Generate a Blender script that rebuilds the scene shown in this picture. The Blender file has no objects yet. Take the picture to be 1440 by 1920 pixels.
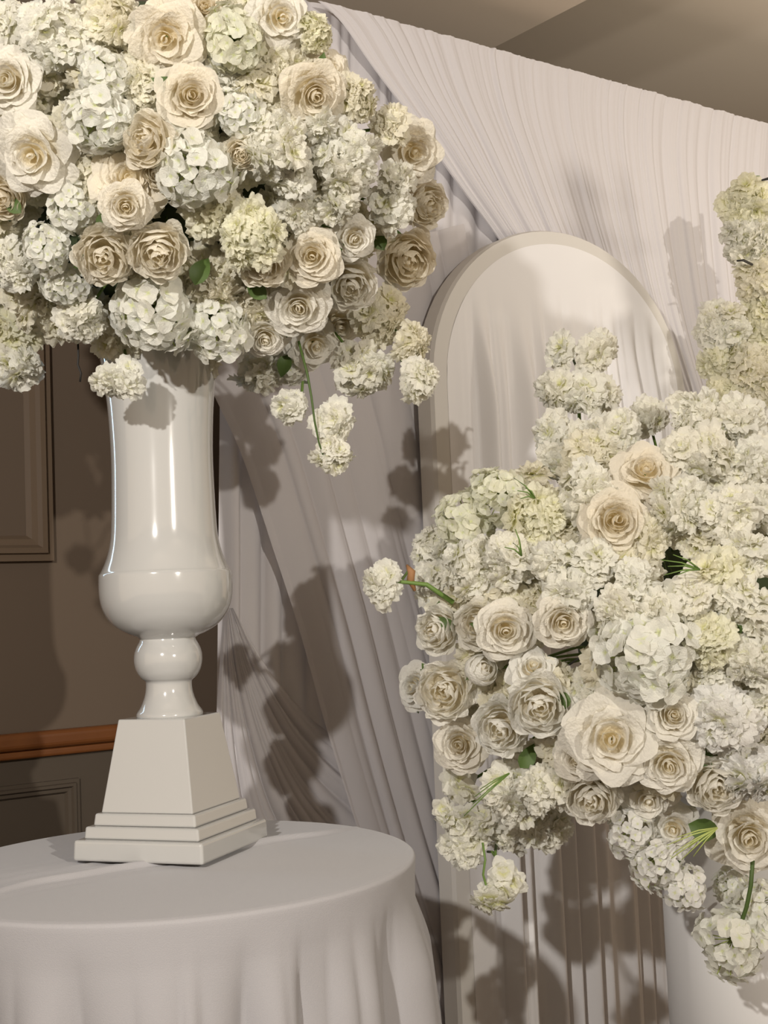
import bpy, math, random
from mathutils import Vector, Matrix, Quaternion

R = math.radians
scene = bpy.context.scene
COL = scene.collection

# ------------------------------------------------------------------ camera
F = 2400.0
CAM = Vector((0, 0, 1.10))
PITCH, ROLL = R(4.2), R(2.4)
fwd = Vector((0, math.cos(PITCH), math.sin(PITCH)))
r0 = Vector((1, 0, 0)); u0 = Vector((0, -math.sin(PITCH), math.cos(PITCH)))
rgt = r0 * math.cos(ROLL) - u0 * math.sin(ROLL)
upv = r0 * math.sin(ROLL) + u0 * math.cos(ROLL)
cam = bpy.data.cameras.new('camera'); co = bpy.data.objects.new('camera', cam); COL.objects.link(co)
cam.sensor_width = 36; cam.sensor_fit = 'AUTO'; cam.lens = F / 1920 * 36
cam.clip_start = 0.05
M3 = Matrix((rgt, upv, -fwd)).transposed()
co.matrix_world = Matrix.Translation(CAM) @ M3.to_4x4()
scene.camera = co

# ------------------------------------------------------------------ light and exposure
scene.view_settings.view_transform = 'Standard'
scene.view_settings.look = 'None'
scene.view_settings.gamma = 1
scene.view_settings.use_curve_mapping = False
scene.view_settings.exposure = 0.27
try:
    scene.cycles.use_denoising = True
    scene.cycles.max_bounces = 8
    scene.cycles.transparent_max_bounces = 12
except Exception:
    pass
w = bpy.data.worlds.new('room_ambience'); scene.world = w; w.use_nodes = True
w.node_tree.nodes['Background'].inputs[0].default_value = (1.0, 0.75, 0.52, 1)
w.node_tree.nodes['Background'].inputs[1].default_value = 0.50

def lamp(name, kind, loc, power, color, size=0.03, target=None, spot=None, size_y=None):
    l = bpy.data.lights.new(name, kind); o = bpy.data.objects.new(name, l); COL.objects.link(o)
    o.location = loc; l.energy = power; l.color = color
    if kind in ('POINT', 'SPOT'): l.shadow_soft_size = size
    if kind == 'AREA':
        l.shape = 'RECTANGLE'; l.size = size; l.size_y = size_y or size
    if target is not None:
        d = Vector(target) - Vector(loc)
        o.rotation_euler = d.to_track_quat('-Z', 'Y').to_euler()
    if spot:
        l.spot_size = R(spot); l.spot_blend = 1.0
    return o
lamp('left_stand_lamp', 'SPOT', (-0.78, -0.58, 1.90), 170, (1.0, 0.945, 0.88), 0.032, (0.25, 2.3, 1.58), 96)
lamp('right_stand_lamp', 'SPOT', (1.60, -1.40, 1.89), 215, (1.0, 0.93, 0.83), 0.032, (0.25, 2.3, 1.58), 96)
lamp('ceiling_fill_spot', 'SPOT', (1.95, 2.3, 1.75), 44, (1.0, 0.91, 0.78), 0.12, (1.0, 3.3, 2.57), 130)  # unseen warm spot, added to brighten the ceiling
lamp('blue_edge_strip', 'AREA', (-1.2, 2.38, 1.45), 1.6, (0.55, 0.78, 1.0), 0.07, (-0.3, 1.87, 1.2), None, 1.3)  # unseen bluish strip, added for the blue reflection on the urn's left edge

# ------------------------------------------------------------------ helpers
def ray(px, py):
    return (fwd * F + rgt * (px - 720) + upv * (960 - py)) / F
def P(px, py, D):
    return CAM + ray(px, py) * D
def on_plane(px, py, p0, n):
    d = ray(px, py)
    return CAM + d * ((p0 - CAM).dot(n) / d.dot(n))
def mesh(name, verts, faces, mat=None, smooth=True, rt=None):
    m = bpy.data.meshes.new(name); m.from_pydata(verts, [], faces); m.update()
    if smooth: m.polygons.foreach_set('use_smooth', [True] * len(m.polygons))
    if rt is not None:
        a = m.attributes.new('rt', 'FLOAT', 'POINT'); a.data.foreach_set('value', rt)
    if mat: m.materials.append(mat)
    return m
def obj(name, m, parent=None, loc=None, quat=None, scale=None, color=None):
    o = bpy.data.objects.new(name, m); COL.objects.link(o)
    if parent is not None: o.parent = parent
    if loc is not None: o.location = loc
    if quat is not None:
        o.rotation_mode = 'QUATERNION'; o.rotation_quaternion = quat
    if scale is not None:
        o.scale = (scale,) * 3 if isinstance(scale, (int, float)) else scale
    if color is not None: o.color = color
    return o
def tag(o, label, cat, group=None):
    o['label'] = label; o['category'] = cat
    if group: o['group'] = group
    return o
def struct(o):
    o['kind'] = 'structure'; return o
def grid(nu, nv, f):
    vs = [f(i / (nu - 1), j / (nv - 1)) for j in range(nv) for i in range(nu)]
    fs = [(j * nu + i, j * nu + i + 1, (j + 1) * nu + i + 1, (j + 1) * nu + i) for j in range(nv - 1) for i in range(nu - 1)]
    return vs, fs
def box_mesh(name, x0, x1, y0, y1, z0, z1, mat):
    v = [(x, y, z) for x in (x0, x1) for y in (y0, y1) for z in (z0, z1)]
    f = [(0, 1, 3, 2), (4, 6, 7, 5), (0, 4, 5, 1), (2, 3, 7, 6), (0, 2, 6, 4), (1, 5, 7, 3)]
    return mesh(name, v, f, mat, smooth=False)
def bevel(o, wd, seg=2):
    b = o.modifiers.new('bevel', 'BEVEL'); b.width = wd; b.segments = seg; b.limit_method = 'ANGLE'
    return o
def tube(pts, rad, n=6):
    """verts, faces of a closed tube along points; rad is a number or list"""
    vs, fs = [], []
    for i, p in enumerate(pts):
        p = Vector(p)
        t = (Vector(pts[min(i + 1, len(pts) - 1)]) - Vector(pts[max(i - 1, 0)])).normalized()
        a = t.orthogonal().normalized(); b = t.cross(a)
        rr = rad[i] if isinstance(rad, (list, tuple)) else rad
        for k in range(n):
            an = 2 * math.pi * k / n
            vs.append(p + a * math.cos(an) * rr + b * math.sin(an) * rr)
    for i in range(len(pts) - 1):
        for k in range(n):
            k2 = (k + 1) % n
            fs.append((i * n + k, i * n + k2, (i + 1) * n + k2, (i + 1) * n + k))
    fs.append(tuple(range(n))[::-1]); fs.append(tuple((len(pts) - 1) * n + k for k in range(n)))
    return vs, fs
def catmull(pts, t):
    n = len(pts) - 1; x = min(max(t, 0), 1) * n; i = min(int(x), n - 1); f = x - i
    p = [pts[max(i - 1, 0)], pts[i], pts[i + 1], pts[min(i + 2, n)]]
    return tuple(0.5 * (2 * p[1][k] + (p[2][k] - p[0][k]) * f + (2 * p[0][k] - 5 * p[1][k] + 4 * p[2][k] - p[3][k]) * f * f
                 + (3 * p[1][k] - p[0][k] - 3 * p[2][k] + p[3][k]) * f ** 3) for k in range(len(pts[0])))

# ------------------------------------------------------------------ materials
def mat(name, color, rough=0.6, spec=0.5, translucent=0.0, transparent=0.0, bump=None, coat=0.0, vary=None, sheen=0.0):
    m = bpy.data.materials.new(name); m.use_nodes = True
    nt = m.node_tree; n = nt.nodes; b = n['Principled BSDF']; out = n['Material Output']
    b.inputs['Base Color'].default_value = (*color, 1); b.inputs['Roughness'].default_value = rough
    b.inputs['Specular IOR Level'].default_value = spec
    b.inputs['Coat Weight'].default_value = coat; b.inputs['Coat Roughness'].default_value = 0.03
    b.inputs['Sheen Weight'].default_value = sheen
    src = None
    if vary:
        tc = n.new('ShaderNodeTexCoord'); ns = n.new('ShaderNodeTexNoise'); ns.inputs['Scale'].default_value = vary[0]
        nt.links.new(tc.outputs['Object'], ns.inputs['Vector'])
        mx = n.new('ShaderNodeMix'); mx.data_type = 'RGBA'
        mx.inputs[6].default_value = (*color, 1); mx.inputs[7].default_value = (*vary[1], 1)
        nt.links.new(ns.outputs['Fac'], mx.inputs[0]); nt.links.new(mx.outputs[2], b.inputs['Base Color'])
        src = mx.outputs[2]
    if bump:
        tc = n.new('ShaderNodeTexCoord'); ns = n.new('ShaderNodeTexNoise'); ns.inputs['Scale'].default_value = bump[0]
        ns.inputs['Detail'].default_value = 3
        nt.links.new(tc.outputs['Object'], ns.inputs['Vector'])
        bp = n.new('ShaderNodeBump'); bp.inputs['Strength'].default_value = bump[1]; bp.inputs['Distance'].default_value = 0.002
        nt.links.new(ns.outputs['Fac'], bp.inputs['Height']); nt.links.new(bp.outputs['Normal'], b.inputs['Normal'])
    last = b.outputs[0]
    if translucent:
        t = n.new('ShaderNodeBsdfTranslucent'); t.inputs[0].default_value = (*color, 1)
        if src: nt.links.new(src, t.inputs[0])
        x = n.new('ShaderNodeMixShader'); x.inputs[0].default_value = translucent
        nt.links.new(last, x.inputs[1]); nt.links.new(t.outputs[0], x.inputs[2]); last = x.outputs[0]
    if transparent:
        t = n.new('ShaderNodeBsdfTransparent')
        x = n.new('ShaderNodeMixShader'); x.inputs[0].default_value = transparent
        nt.links.new(last, x.inputs[1]); nt.links.new(t.outputs[0], x.inputs[2]); last = x.outputs[0]
    nt.links.new(last, out.inputs[0])
    return m

def flower_mat(name, inner, mid, rough=0.65, translucent=0.5):
    """petal cloth: its own tint at the base of the petal (attribute rt = 0) fading to the object's colour at the tip"""
    m = bpy.data.materials.new(name); m.use_nodes = True
    nt = m.node_tree; n = nt.nodes; L = nt.links.new; b = n['Principled BSDF']; out = n['Material Output']
    b.inputs['Roughness'].default_value = rough; b.inputs['Specular IOR Level'].default_value = 0.25
    oi = n.new('ShaderNodeObjectInfo'); at = n.new('ShaderNodeAttribute'); at.attribute_name = 'rt'
    rp = n.new('ShaderNodeMapRange'); rp.inputs[1].default_value = 0.02; rp.inputs[2].default_value = mid
    L(at.outputs['Fac'], rp.inputs[0])
    mx = n.new('ShaderNodeMix'); mx.data_type = 'RGBA'; mx.inputs[6].default_value = (*inner, 1)
    L(rp.outputs[0], mx.inputs[0]); L(oi.outputs['Color'], mx.inputs[7])
    tc = n.new('ShaderNodeTexCoord'); ns = n.new('ShaderNodeTexNoise'); ns.inputs['Scale'].default_value = 9
    L(tc.outputs['Object'], ns.inputs['Vector'])
    bp = n.new('ShaderNodeBump'); bp.inputs['Strength'].default_value = 0.25; bp.inputs['Distance'].default_value = 0.03
    L(ns.outputs['Fac'], bp.inputs['Height']); L(bp.outputs['Normal'], b.inputs['Normal'])
    L(mx.outputs[2], b.inputs['Base Color'])
    t = n.new('ShaderNodeBsdfTranslucent'); L(mx.outputs[2], t.inputs[0])
    x = n.new('ShaderNodeMixShader'); x.inputs[0].default_value = translucent
    L(b.outputs[0], x.inputs[1]); L(t.outputs[0], x.inputs[2]); L(x.outputs[0], out.inputs[0])
    return m

M_rose = flower_mat('rose_petal_silk', (0.90, 0.80, 0.55), 0.62)
M_hyd = flower_mat('hydrangea_petal_silk', (0.74, 0.78, 0.42), 0.24)
M_blo = flower_mat('blossom_petal_silk', (0.80, 0.80, 0.36), 0.62)
M_stem = mat('green_stem_plastic', (0.12, 0.20, 0.04), 0.55)
M_leaf = mat('green_leaf_silk', (0.075, 0.125, 0.028), 0.6, translucent=0.2)
M_pale = mat('pale_green_stalk_plastic', (0.36, 0.42, 0.12), 0.55)
M_wire = mat('dark_twig', (0.02, 0.018, 0.015), 0.6)
M_brown = mat('dried_brown_petal', (0.30, 0.15, 0.06), 0.7)
M_foam = mat('dark_green_foam', (0.05, 0.07, 0.03), 0.9)
M_glaze = mat('white_glaze', (0.47, 0.47, 0.458), 0.12, 0.5, coat=0.8)
M_cloth = mat('white_table_linen', (0.40, 0.392, 0.405), 0.85, 0.2, bump=(900, 0.25), sheen=0.2)
M_curt = mat('white_curtain_voile', (0.64, 0.617, 0.632), 0.8, 0.2, translucent=0.15)
M_sheer = mat('white_sheer_voile', (0.64, 0.617, 0.632), 0.8, 0.2, translucent=0.2, transparent=0.18)
M_panel = mat('ivory_stretch_fabric', (0.62, 0.60, 0.57), 0.7, 0.2)
M_cover = mat('white_stretch_fabric', (0.74, 0.73, 0.735), 0.75, 0.2)
M_plinth = mat('white_plinth_paint', (0.80, 0.79, 0.78), 0.5, 0.3)
M_wall = mat('beige_wall_paint', (0.135, 0.100, 0.072), 0.8, 0.3)
M_dado = mat('taupe_dado_paint', (0.085, 0.066, 0.048), 0.7, 0.3)
M_trim = mat('beige_trim_paint', (0.148, 0.104, 0.068), 0.5, 0.4)
M_rail = mat('orange_brown_wood', (0.21, 0.075, 0.02), 0.35, 0.5, vary=(14, (0.12, 0.04, 0.012)))
M_ceil = mat('beige_ceiling_paint', (0.60, 0.525, 0.43), 0.9, 0.2)
M_soff = mat('light_beige_soffit_paint', (0.60, 0.51, 0.41), 0.9, 0.2)
M_floor = mat('brown_carpet', (0.10, 0.07, 0.05), 0.95, 0.1, bump=(300, 0.5))

# ------------------------------------------------------------------ room
DD = Vector((0.824, 0.567, 0)).normalized()            # along the drape and the wall
NN = Vector((DD.y, -DD.x, 0))                          # out of the wall, towards the room
D0 = Vector((-0.13, 2.60, 0))                          # a point on the drape plane
W0 = D0 - NN * 0.46                                    # a point on the wall
WQ = Matrix((DD, -NN, Vector((0, 0, 1)))).transposed().to_quaternion()   # local x along wall, y into the wall, z up
def wall_uz(px, py, off=0.0):
    q = on_plane(px, py, W0 + NN * off, NN); return (q - W0).dot(DD), q.z
ZS, ZC = 2.45, 2.57
def wall_box(name, m, u0_, u1_, z0_, z1_, d0, d1, parent=None):
    """box on the wall: d0..d1 is how far it stands out of the wall"""
    me = box_mesh(name, u0_, u1_, -d1, -d0, z0_, z1_, m)
    return struct(obj(name, me, None, W0, WQ)) if parent is None else obj(name, me, parent)
uR, zR = wall_uz(110, 1399); rail_lo = zR; rail_hi = wall_uz(110, 1366)[1]
wall_box('wall_back', M_wall, -3.2, 4.0, (rail_lo + rail_hi) / 2, ZC, -0.1, 0.0)
wall_box('wall_back_dado', M_dado, -3.2, 4.0, 0, (rail_lo + rail_hi) / 2, -0.1, 0.0)
rail = wall_box('trim_1', M_rail, -3.2, 3.0, rail_lo, rail_hi, 0.001, 0.032); bevel(rail, 0.012, 4)
tl = wall_box('trim_2', M_rail, -3.2, 3.0, rail_lo - 0.018, rail_lo, 0.001, 0.018); bevel(tl, 0.006, 3)
def frame(name, u_lo, u_hi, z_lo, z_hi, wd, out, m):
    """mitred picture-frame moulding with a stepped section"""
    prof = [(0, 0), (0, out * 0.6), (wd * 0.25, out * 0.6), (wd * 0.3, out), (wd * 0.5, out), (wd * 0.62, out * 0.55), (wd * 0.85, out * 0.5), (wd, 0)]
    vs, fs = [], []
    for (sx, sz) in ((0, 0), (1, 0), (1, 1), (0, 1)):
        for (a, d) in prof:
            vs.append(((u_hi - a) if sx else (u_lo + a), -d - 0.0005, (z_hi - a) if sz else (z_lo + a)))
    k = len(prof)
    for c in range(4):
        c2 = (c + 1) % 4
        for i in range(k - 1):
            fs.append((c * k + i, c2 * k + i, c2 * k + i + 1, c * k + i + 1))
    return struct(obj(name, mesh(name, vs, fs, m, smooth=False), None, W0, WQ))
ua, za = wall_uz(97, 1052)
frame('trim_3', ua - 0.75, ua, za, ZC - 0.12, 0.055, 0.026, M_trim)
ub, zb = wall_uz(146, 1458)
frame('trim_4', ub - 0.8, ub, 0.14, zb, 0.03, 0.014, M_dado)
base = wall_box('baseboard_back', M_trim, -3.2, 4.0, 0, 0.11, 0.0, 0.014)
struct(obj('floor', mesh('floor', [(-4, -4, 0), (5, -4, 0), (5, 6.5, 0), (-4, 6.5, 0)], [(0, 1, 2, 3)], M_floor, False)))
def horiz(px, py, z):
    d = ray(px, py); return CAM + d * ((z - CAM.z) / d.z)
e1, e2 = horiz(915, 95, ZS), horiz(1100, 0, ZS)
ed = (e2 - e1).normalized()
en = Vector((-ed.y, ed.x, 0))
if en.x > 0: en = -en                                   # soffit lies to the left of its edge
A, B = e1 - ed * 2.5, e1 + ed * 4.5
pts = [A, B, B + en * 5, A + en * 5]
vs = [(p.x, p.y, ZS) for p in pts] + [(p.x, p.y, ZC + 0.05) for p in pts]
fs = [(0, 1, 2, 3), (4, 7, 6, 5), (0, 4, 5, 1), (1, 5, 6, 2), (2, 6, 7, 3), (3, 7, 4, 0)]
o = struct(obj('ceiling_soffit', mesh('ceiling_soffit', vs, fs, M_soff, False)))
struct(obj('ceiling', mesh('ceiling', [(-4, -4, ZC), (5, -4, ZC), (5, 6.5, ZC), (-4, 6.5, ZC)], [(3, 2, 1, 0)], M_ceil, False)))

# ------------------------------------------------------------------ drapes
def d_uz(px, py, off=0.0):
    q = on_plane(px, py, D0 + NN * off, NN); return ((q - D0).dot(DD), q.z)
def folds(n, seed, rnd=0.6, pw=0.75):
    rg = random.Random(seed); ws = [1 + rg.uniform(-rnd, rnd) for _ in range(n)]; s = sum(ws); pos = [0]
    for x in ws: pos.append(pos[-1] + x / s)
    am = [rg.uniform(0.35, 1) for _ in range(n)]; sk = [rg.uniform(0.7, 1.5) for _ in range(n)]
    def f(x):
        x = min(max(x, 0), 0.99999)
        lo, hi = 0, n
        while hi - lo > 1:
            m_ = (lo + hi) // 2
            if pos[m_] <= x: lo = m_
            else: hi = m_
        y = (x - pos[lo]) / (pos[lo + 1] - pos[lo])
        return am[lo] * math.sin(math.pi * y ** sk[lo]) ** pw
    return f
def curtain(name, m, left, right, off, amps, ns, nt, label, warp=None, mid=None, cat='curtain'):
    """fabric between two edge lines given on the photo, lying on the drape plane; amps = [(folds, seed, depth, depth at foot, wander)]"""
    Lp = [d_uz(*p, off) for p in left]; Rp = [d_uz(*p, off) for p in right]
    Mp = [d_uz(*p, off) for p in mid] if mid else None
    fl = [(folds(n, sd), a0, a1, wa, sd) for (n, sd, a0, a1, wa) in amps]
    def f(s, t):
        s2 = warp(s, t) if warp else s
        l, r = catmull(Lp, t), catmull(Rp, t)
        if Mp:
            q = catmull(Mp, t)
            c0, c1, c2 = (1 - s2) ** 2, 2 * s2 * (1 - s2), s2 * s2
            ctl = (2 * q[0] - 0.5 * (l[0] + r[0]), 2 * q[1] - 0.5 * (l[1] + r[1]))
            u, z = c0 * l[0] + c1 * ctl[0] + c2 * r[0], c0 * l[1] + c1 * ctl[1] + c2 * r[1]
        else:
            u, z = l[0] + (r[0] - l[0]) * s2, l[1] + (r[1] - l[1]) * s2
        dsp = off
        for (fn, a0, a1, wa, sd) in fl:
            ss = s + wa * math.sin(3.1 * t + sd + 4 * s) * t
            dsp += (a0 + (a1 - a0) * t) * fn(ss)
        return D0 + DD * u + Vector((0, 0, z)) + NN * dsp
    v, fc = grid(ns, nt, f)
    o = obj(name, mesh(name, v, fc, m)); tag(o, label, cat)
    return o
zt = d_uz(600, 8)[1]
ztop = [(600, 8), (1440, 236)]
curtain('curtain', M_curt, [(420, -40), (412, 700), (408, 1200), (396, 2100)], [(1640, 330), (1645, 900), (1650, 1500), (1655, 2060)],
        0.0, [(40, 3, 0.014, 0.024, 0.004), (17, 8, 0.012, 0.03, 0.004)], 420, 40,
        'white voile backdrop curtain hanging in straight folds behind the swags and arch panel')
curtain('drape_swag', M_curt,
        [(596, 2), (640, 42), (700, 128), (775, 228), (850, 335), (935, 452), (1045, 620), (1190, 860), (1320, 1120)],
        [(1650, 292), (1650, 360), (1648, 430), (1646, 520), (1644, 620), (1642, 760), (1640, 900), (1640, 1080), (1640, 1300)],
        0.048, [(50, 11, 0.005, 0.014, 0.006), (21, 5, 0.004, 0.018, 0.004), (130, 21, 0.003, 0.0016, 0.002)], 520, 46,
        'wide pleated white swag crossing diagonally from the top rail behind the arch panel',
        warp=lambda s, t: s ** (1 + 0.55 * t))
curtain('gathered_drape', M_sheer,
        [(419, 1140), (412, 1240), (404, 1360), (402, 1480), (400, 1600), (398, 1700)],
        [(436, 1140), (500, 1250), (572, 1338), (645, 1392), (700, 1424), (760, 1450)],
        0.028, [(7, 31, 0.006, 0.022, 0.01), (16, 33, 0.003, 0.008, 0.01)], 200, 50,
        'sheer drape gathered beside the urn bowl, fanning down in curved folds',
        mid=[(427, 1140), (450, 1255), (488, 1385), (530, 1490), (580, 1570), (630, 1640)])
curtain('sheer_drape', M_sheer,
        [(330, 560), (392, 720), (452, 850), (512, 1030), (560, 1180), (612, 1370), (664, 1540), (720, 1720), (800, 1990)],
        [(870, 420), (900, 600), (930, 780), (960, 960), (1000, 1140), (1040, 1320), (1080, 1500), (1140, 1700), (1230, 2000)],
        0.055, [(9, 42, 0.016, 0.020, 0.02), (17, 43, 0.0, 0.005, 0.02)], 320, 60,
        'sheer white drape panel slanting down between the urn and the arch panel',
        warp=lambda s, t: s)

# ------------------------------------------------------------------ arch panel
OFFP = 0.135
pl = on_plane(822, 950, D0 + NN * OFFP, NN); pt = on_plane(1052, 433, D0 + NN * OFFP, NN)
pw = 2 * ((pt - pl).dot(DD)); half = pw / 2; top = pt.z; spring = top - half * 0.96
pc = pl + DD * half
def outline(inset, z_lo, n=40):
    o_ = [(-half + inset, z_lo)]
    for k in range(n + 1):
        a = math.pi - math.pi * k / n
        o_.append((math.cos(a) * (half - inset), spring + math.sin(a) * (top - spring - inset)))
    o_.append((half - inset, z_lo)); return o_
back, mid_, front = outline(0.0, 0.0), outline(0.004, 0.0), outline(0.034, 0.0)
vs, fs = [], []
for (ol, dep) in ((back, -0.055), (back, -0.012), (mid_, -0.002), (front, 0.004)):
    for (u, z) in ol: vs.append((u, -dep, z))
k = len(back)
for lay in range(3):
    for i in range(k):
        i2 = (i + 1) % k
        fs.append((lay * k + i, lay * k + i2, (lay + 1) * k + i2, (lay + 1) * k + i))
fs.append(tuple(range(k)))
root = obj('arch_panel', None, None, Vector((pc.x, pc.y, 0)), WQ)
tag(root, 'tall ivory arch-topped fabric panel standing before the drapes, pleated cover below its top', 'panel')
obj('border', mesh('border', vs, fs, M_panel, smooth=False), root)
fn1, fn2 = folds(12, 77, 0.5, 1.25), folds(26, 79, 0.6, 1.2)
hi = half - 0.034
def face(s, t):
    u = (-1 + 2 * s) * hi
    zt_ = spring + (top - spring - 0.034) * math.sqrt(max(0, 1 - (u / hi) ** 2)) if abs(u) < hi else spring
    z = zt_ * (1 - t) + 0.0 * t
    drop = max(0.0, (top - 0.14 - z)) / 0.30
    k_ = min(1, drop); k_ = k_ * k_ * (3 - 2 * k_)
    edge = min(1, (1 - abs(-1 + 2 * s)) * 3.2); edge = edge * edge * (3 - 2 * edge)
    return (u, -0.004 - 0.0004 - k_ * edge * (0.042 * fn1(s) + 0.008 * fn2(s + 0.003 * math.sin(4 * t))), z)
v, f = grid(260, 70, face)
obj('pleated_cover', mesh('pleated_cover', v, f, M_cover), root)

# ------------------------------------------------------------------ plinth on the right
pcx = P(1258, 1800, 2.12); PR = 0.21
pl_c = Vector((pcx.x + PR, pcx.y + 0.02, 0)); PZ = 0.80
vs, fs = [], []
prof = [(0.0, 0), (PR, 0), (PR, PZ - 0.006), (PR - 0.006, PZ), (0.0, PZ)]
N = 64
for (r_, z) in prof[1:4]:
    for k in range(N): vs.append((r_ * math.cos(2 * math.pi * k / N), r_ * math.sin(2 * math.pi * k / N), z))
for j in range(2):
    for k in range(N):
        k2 = (k + 1) % N; fs.append((j * N + k, j * N + k2, (j + 1) * N + k2, (j + 1) * N + k))
fs.append(tuple(range(N))[::-1]); fs.append(tuple(2 * N + k for k in range(N)))
o = obj('round_plinth', mesh('round_plinth', vs, fs, M_plinth), None, pl_c)
tag(o, 'smooth white round plinth below the right flowers at the photo\'s lower right corner', 'plinth')

# ------------------------------------------------------------------ table with cloth
UD = 1.87                                              # urn distance
ub_ = P(326, 1598, UD); TZ = ub_.z                     # table top height
tc_ = horiz(318, 1617, TZ)
TR = 0.344
RA = horiz(15, 1674, TZ) - tc_; RD = (horiz(702, 1546, TZ) - horiz(15, 1674, TZ)).normalized()
fn3, fn4 = folds(17, 91, 0.7), folds(41, 95, 0.6)
def cloth(s, t):
    an = 2 * math.pi * s
    c, sn = math.cos(an), math.sin(an)
    if t < 0.5:
        r_ = TR * (t / 0.5) ** 0.9 * 0.985; z = 0.0
        x, y = r_ * c, r_ * sn
        # one long crease across the top where the cloth was folded, finer ones beside it
        al = (x - RA.x) * RD.x + (y - RA.y) * RD.y; dl = (x - RA.x) * RD.y - (y - RA.y) * RD.x + 0.006 * math.sin(21 * al) + 0.003 * math.sin(47 * al)
        lf = max(0.0, min(1.0, (0.30 - al) / 0.25))
        ridge = 0.009 * math.exp(-(dl / 0.006) ** 2) + 0.004 * math.exp(-((dl - 0.022) / 0.010) ** 2) * lf
        wav = 0.0022 * lf * (1 + math.sin(dl * 190 + 3 * math.sin(9 * al))) * math.exp(-((dl + 0.07) / 0.06) ** 2)
        return (x, y, ridge * (1 - (r_ / TR) ** 6) + wav + 0.001)
    k_ = (t - 0.5) / 0.5
    if k_ < 0.08:
        a = k_ / 0.08 * math.pi / 2
        r_ = TR * 0.985 + 0.006 * math.sin(a); z = -0.006 * (1 - math.cos(a)); return (r_ * c, r_ * sn, z)
    kk = (k_ - 0.08) / 0.92
    h = kk * (TZ - 0.01)
    g = min(1, max(0, (h - 0.012) / 0.13)); g = g * g * (3 - 2 * g)
    r_ = TR * 0.985 + 0.006 - 0.004 * min(1, h / 0.05) + g * (0.6 + 0.4 * min(1, h / 0.3)) * (0.060 * fn3(s) + 0.012 * fn4(s)) + 0.004 * kk - 0.020 * g
    return (r_ * c, r_ * sn, -0.006 - h)
v, f = grid(481, 220, cloth)
o = obj('tablecloth', mesh('tablecloth', v, f, M_cloth), None, Vector((tc_.x, tc_.y, TZ)))
tag(o, 'white linen cloth draped over the round table under the urn, skirt falling in soft folds', 'tablecloth')

# ------------------------------------------------------------------ urn
URN = horiz(326, 1600, TZ); URN.z = TZ + 0.006
def zat(py, px=315):
    """height on the urn's axis that the photo shows at row py"""
    d = ray(px, py); q = CAM + d * (URN.y / d.y); return q.z - URN.z
S_ = UD / F
prof_px = [(640, 118), (655, 115), (690, 109), (750, 101.5), (800, 98), (860, 96), (930, 97), (985, 99), (1015, 102), (1040, 108), (1058, 115),
           (1070, 121), (1074, 124), (1080, 125), (1100, 125.5), (1120, 124), (1140, 119), (1160, 108), (1176, 92), (1186, 75), (1193, 58), (1197, 52),
           (1201, 53), (1210, 58), (1222, 62.5), (1236, 64), (1250, 62), (1262, 57), (1271, 50), (1275, 45), (1280, 43), (1295, 44), (1310, 48), (1324, 54), (1334, 61), (1340, 62), (1343, 60)]
prof = [(r_ * S_, zat(y)) for (y, r_) in prof_px]
inner = [(prof[i][0] - 0.008, prof[i][1]) for i in (0, 2, 4)]
full = [(0.0, inner[-1][1] - 0.02)] + [(inner[-1][0], inner[-1][1])] + [inner[1], inner[0]] + [(prof[0][0] - 0.004, prof[0][1] + 0.004)] + prof
# refine
def lathe(name, pr, m, n=96):
    vs, fs = [], []
    fine = []
    for i in range(len(pr) - 1):
        for q in range(3):
            fine.append(catmull(pr, (i + q / 3) / (len(pr) - 1)))
    fine.append(pr[-1])
    for (r_, z) in fine:
        for k in range(n): vs.append((max(r_, 0) * math.cos(2 * math.pi * k / n), max(r_, 0) * math.sin(2 * math.pi * k / n), z))
    for j in range(len(fine) - 1):
        for k in range(n):
            k2 = (k + 1) % n; fs.append((j * n + k, (j + 1) * n + k, (j + 1) * n + k2, j * n + k2))
    return mesh(name, vs, fs, m)
urn = obj('urn_vase', None, None, URN)
tag(urn, 'tall glossy white footed urn vase standing on the cloth-covered round table', 'vase')
body_pr = [p for p in full if p[1] >= zat(1197) - 1e-6]
foot_pr = [p for p in full if p[1] <= zat(1197) + 1e-6]
obj('bowl', lathe('bowl', body_pr, M_glaze), urn)
obj('knob_stem', lathe('knob_stem', foot_pr, M_glaze), urn)
UROT = R(-20.0)
def frustum(name, w0, w1, z0, z1, bev):
    a, b = w0 / 2, w1 / 2
    v = [(-a, -a, z0), (a, -a, z0), (a, a, z0), (-a, a, z0), (-b, -b, z1), (b, -b, z1), (b, b, z1), (-b, b, z1)]
    f = [(3, 2, 1, 0), (4, 5, 6, 7), (0, 1, 5, 4), (1, 2, 6, 5), (2, 3, 7, 6), (3, 0, 4, 7)]
    o = obj(name, mesh(name, v, f, M_glaze, False), urn)
    o.rotation_euler = (0, 0, UROT)
    return bevel(o, bev, 3)
zz = [0.0, 0.029, 0.046, 0.063]
ztp = zat(1342)
frustum('plinth_base', 0.206, 0.204, zz[0], zz[1], 0.004)
frustum('base_step', 0.183, 0.180, zz[1], zz[2], 0.003)
frustum('base_step', 0.164, 0.160, zz[2], zz[3], 0.003)
frustum('pedestal', 0.147, 0.108, zz[3], ztp, 0.002)

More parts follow.
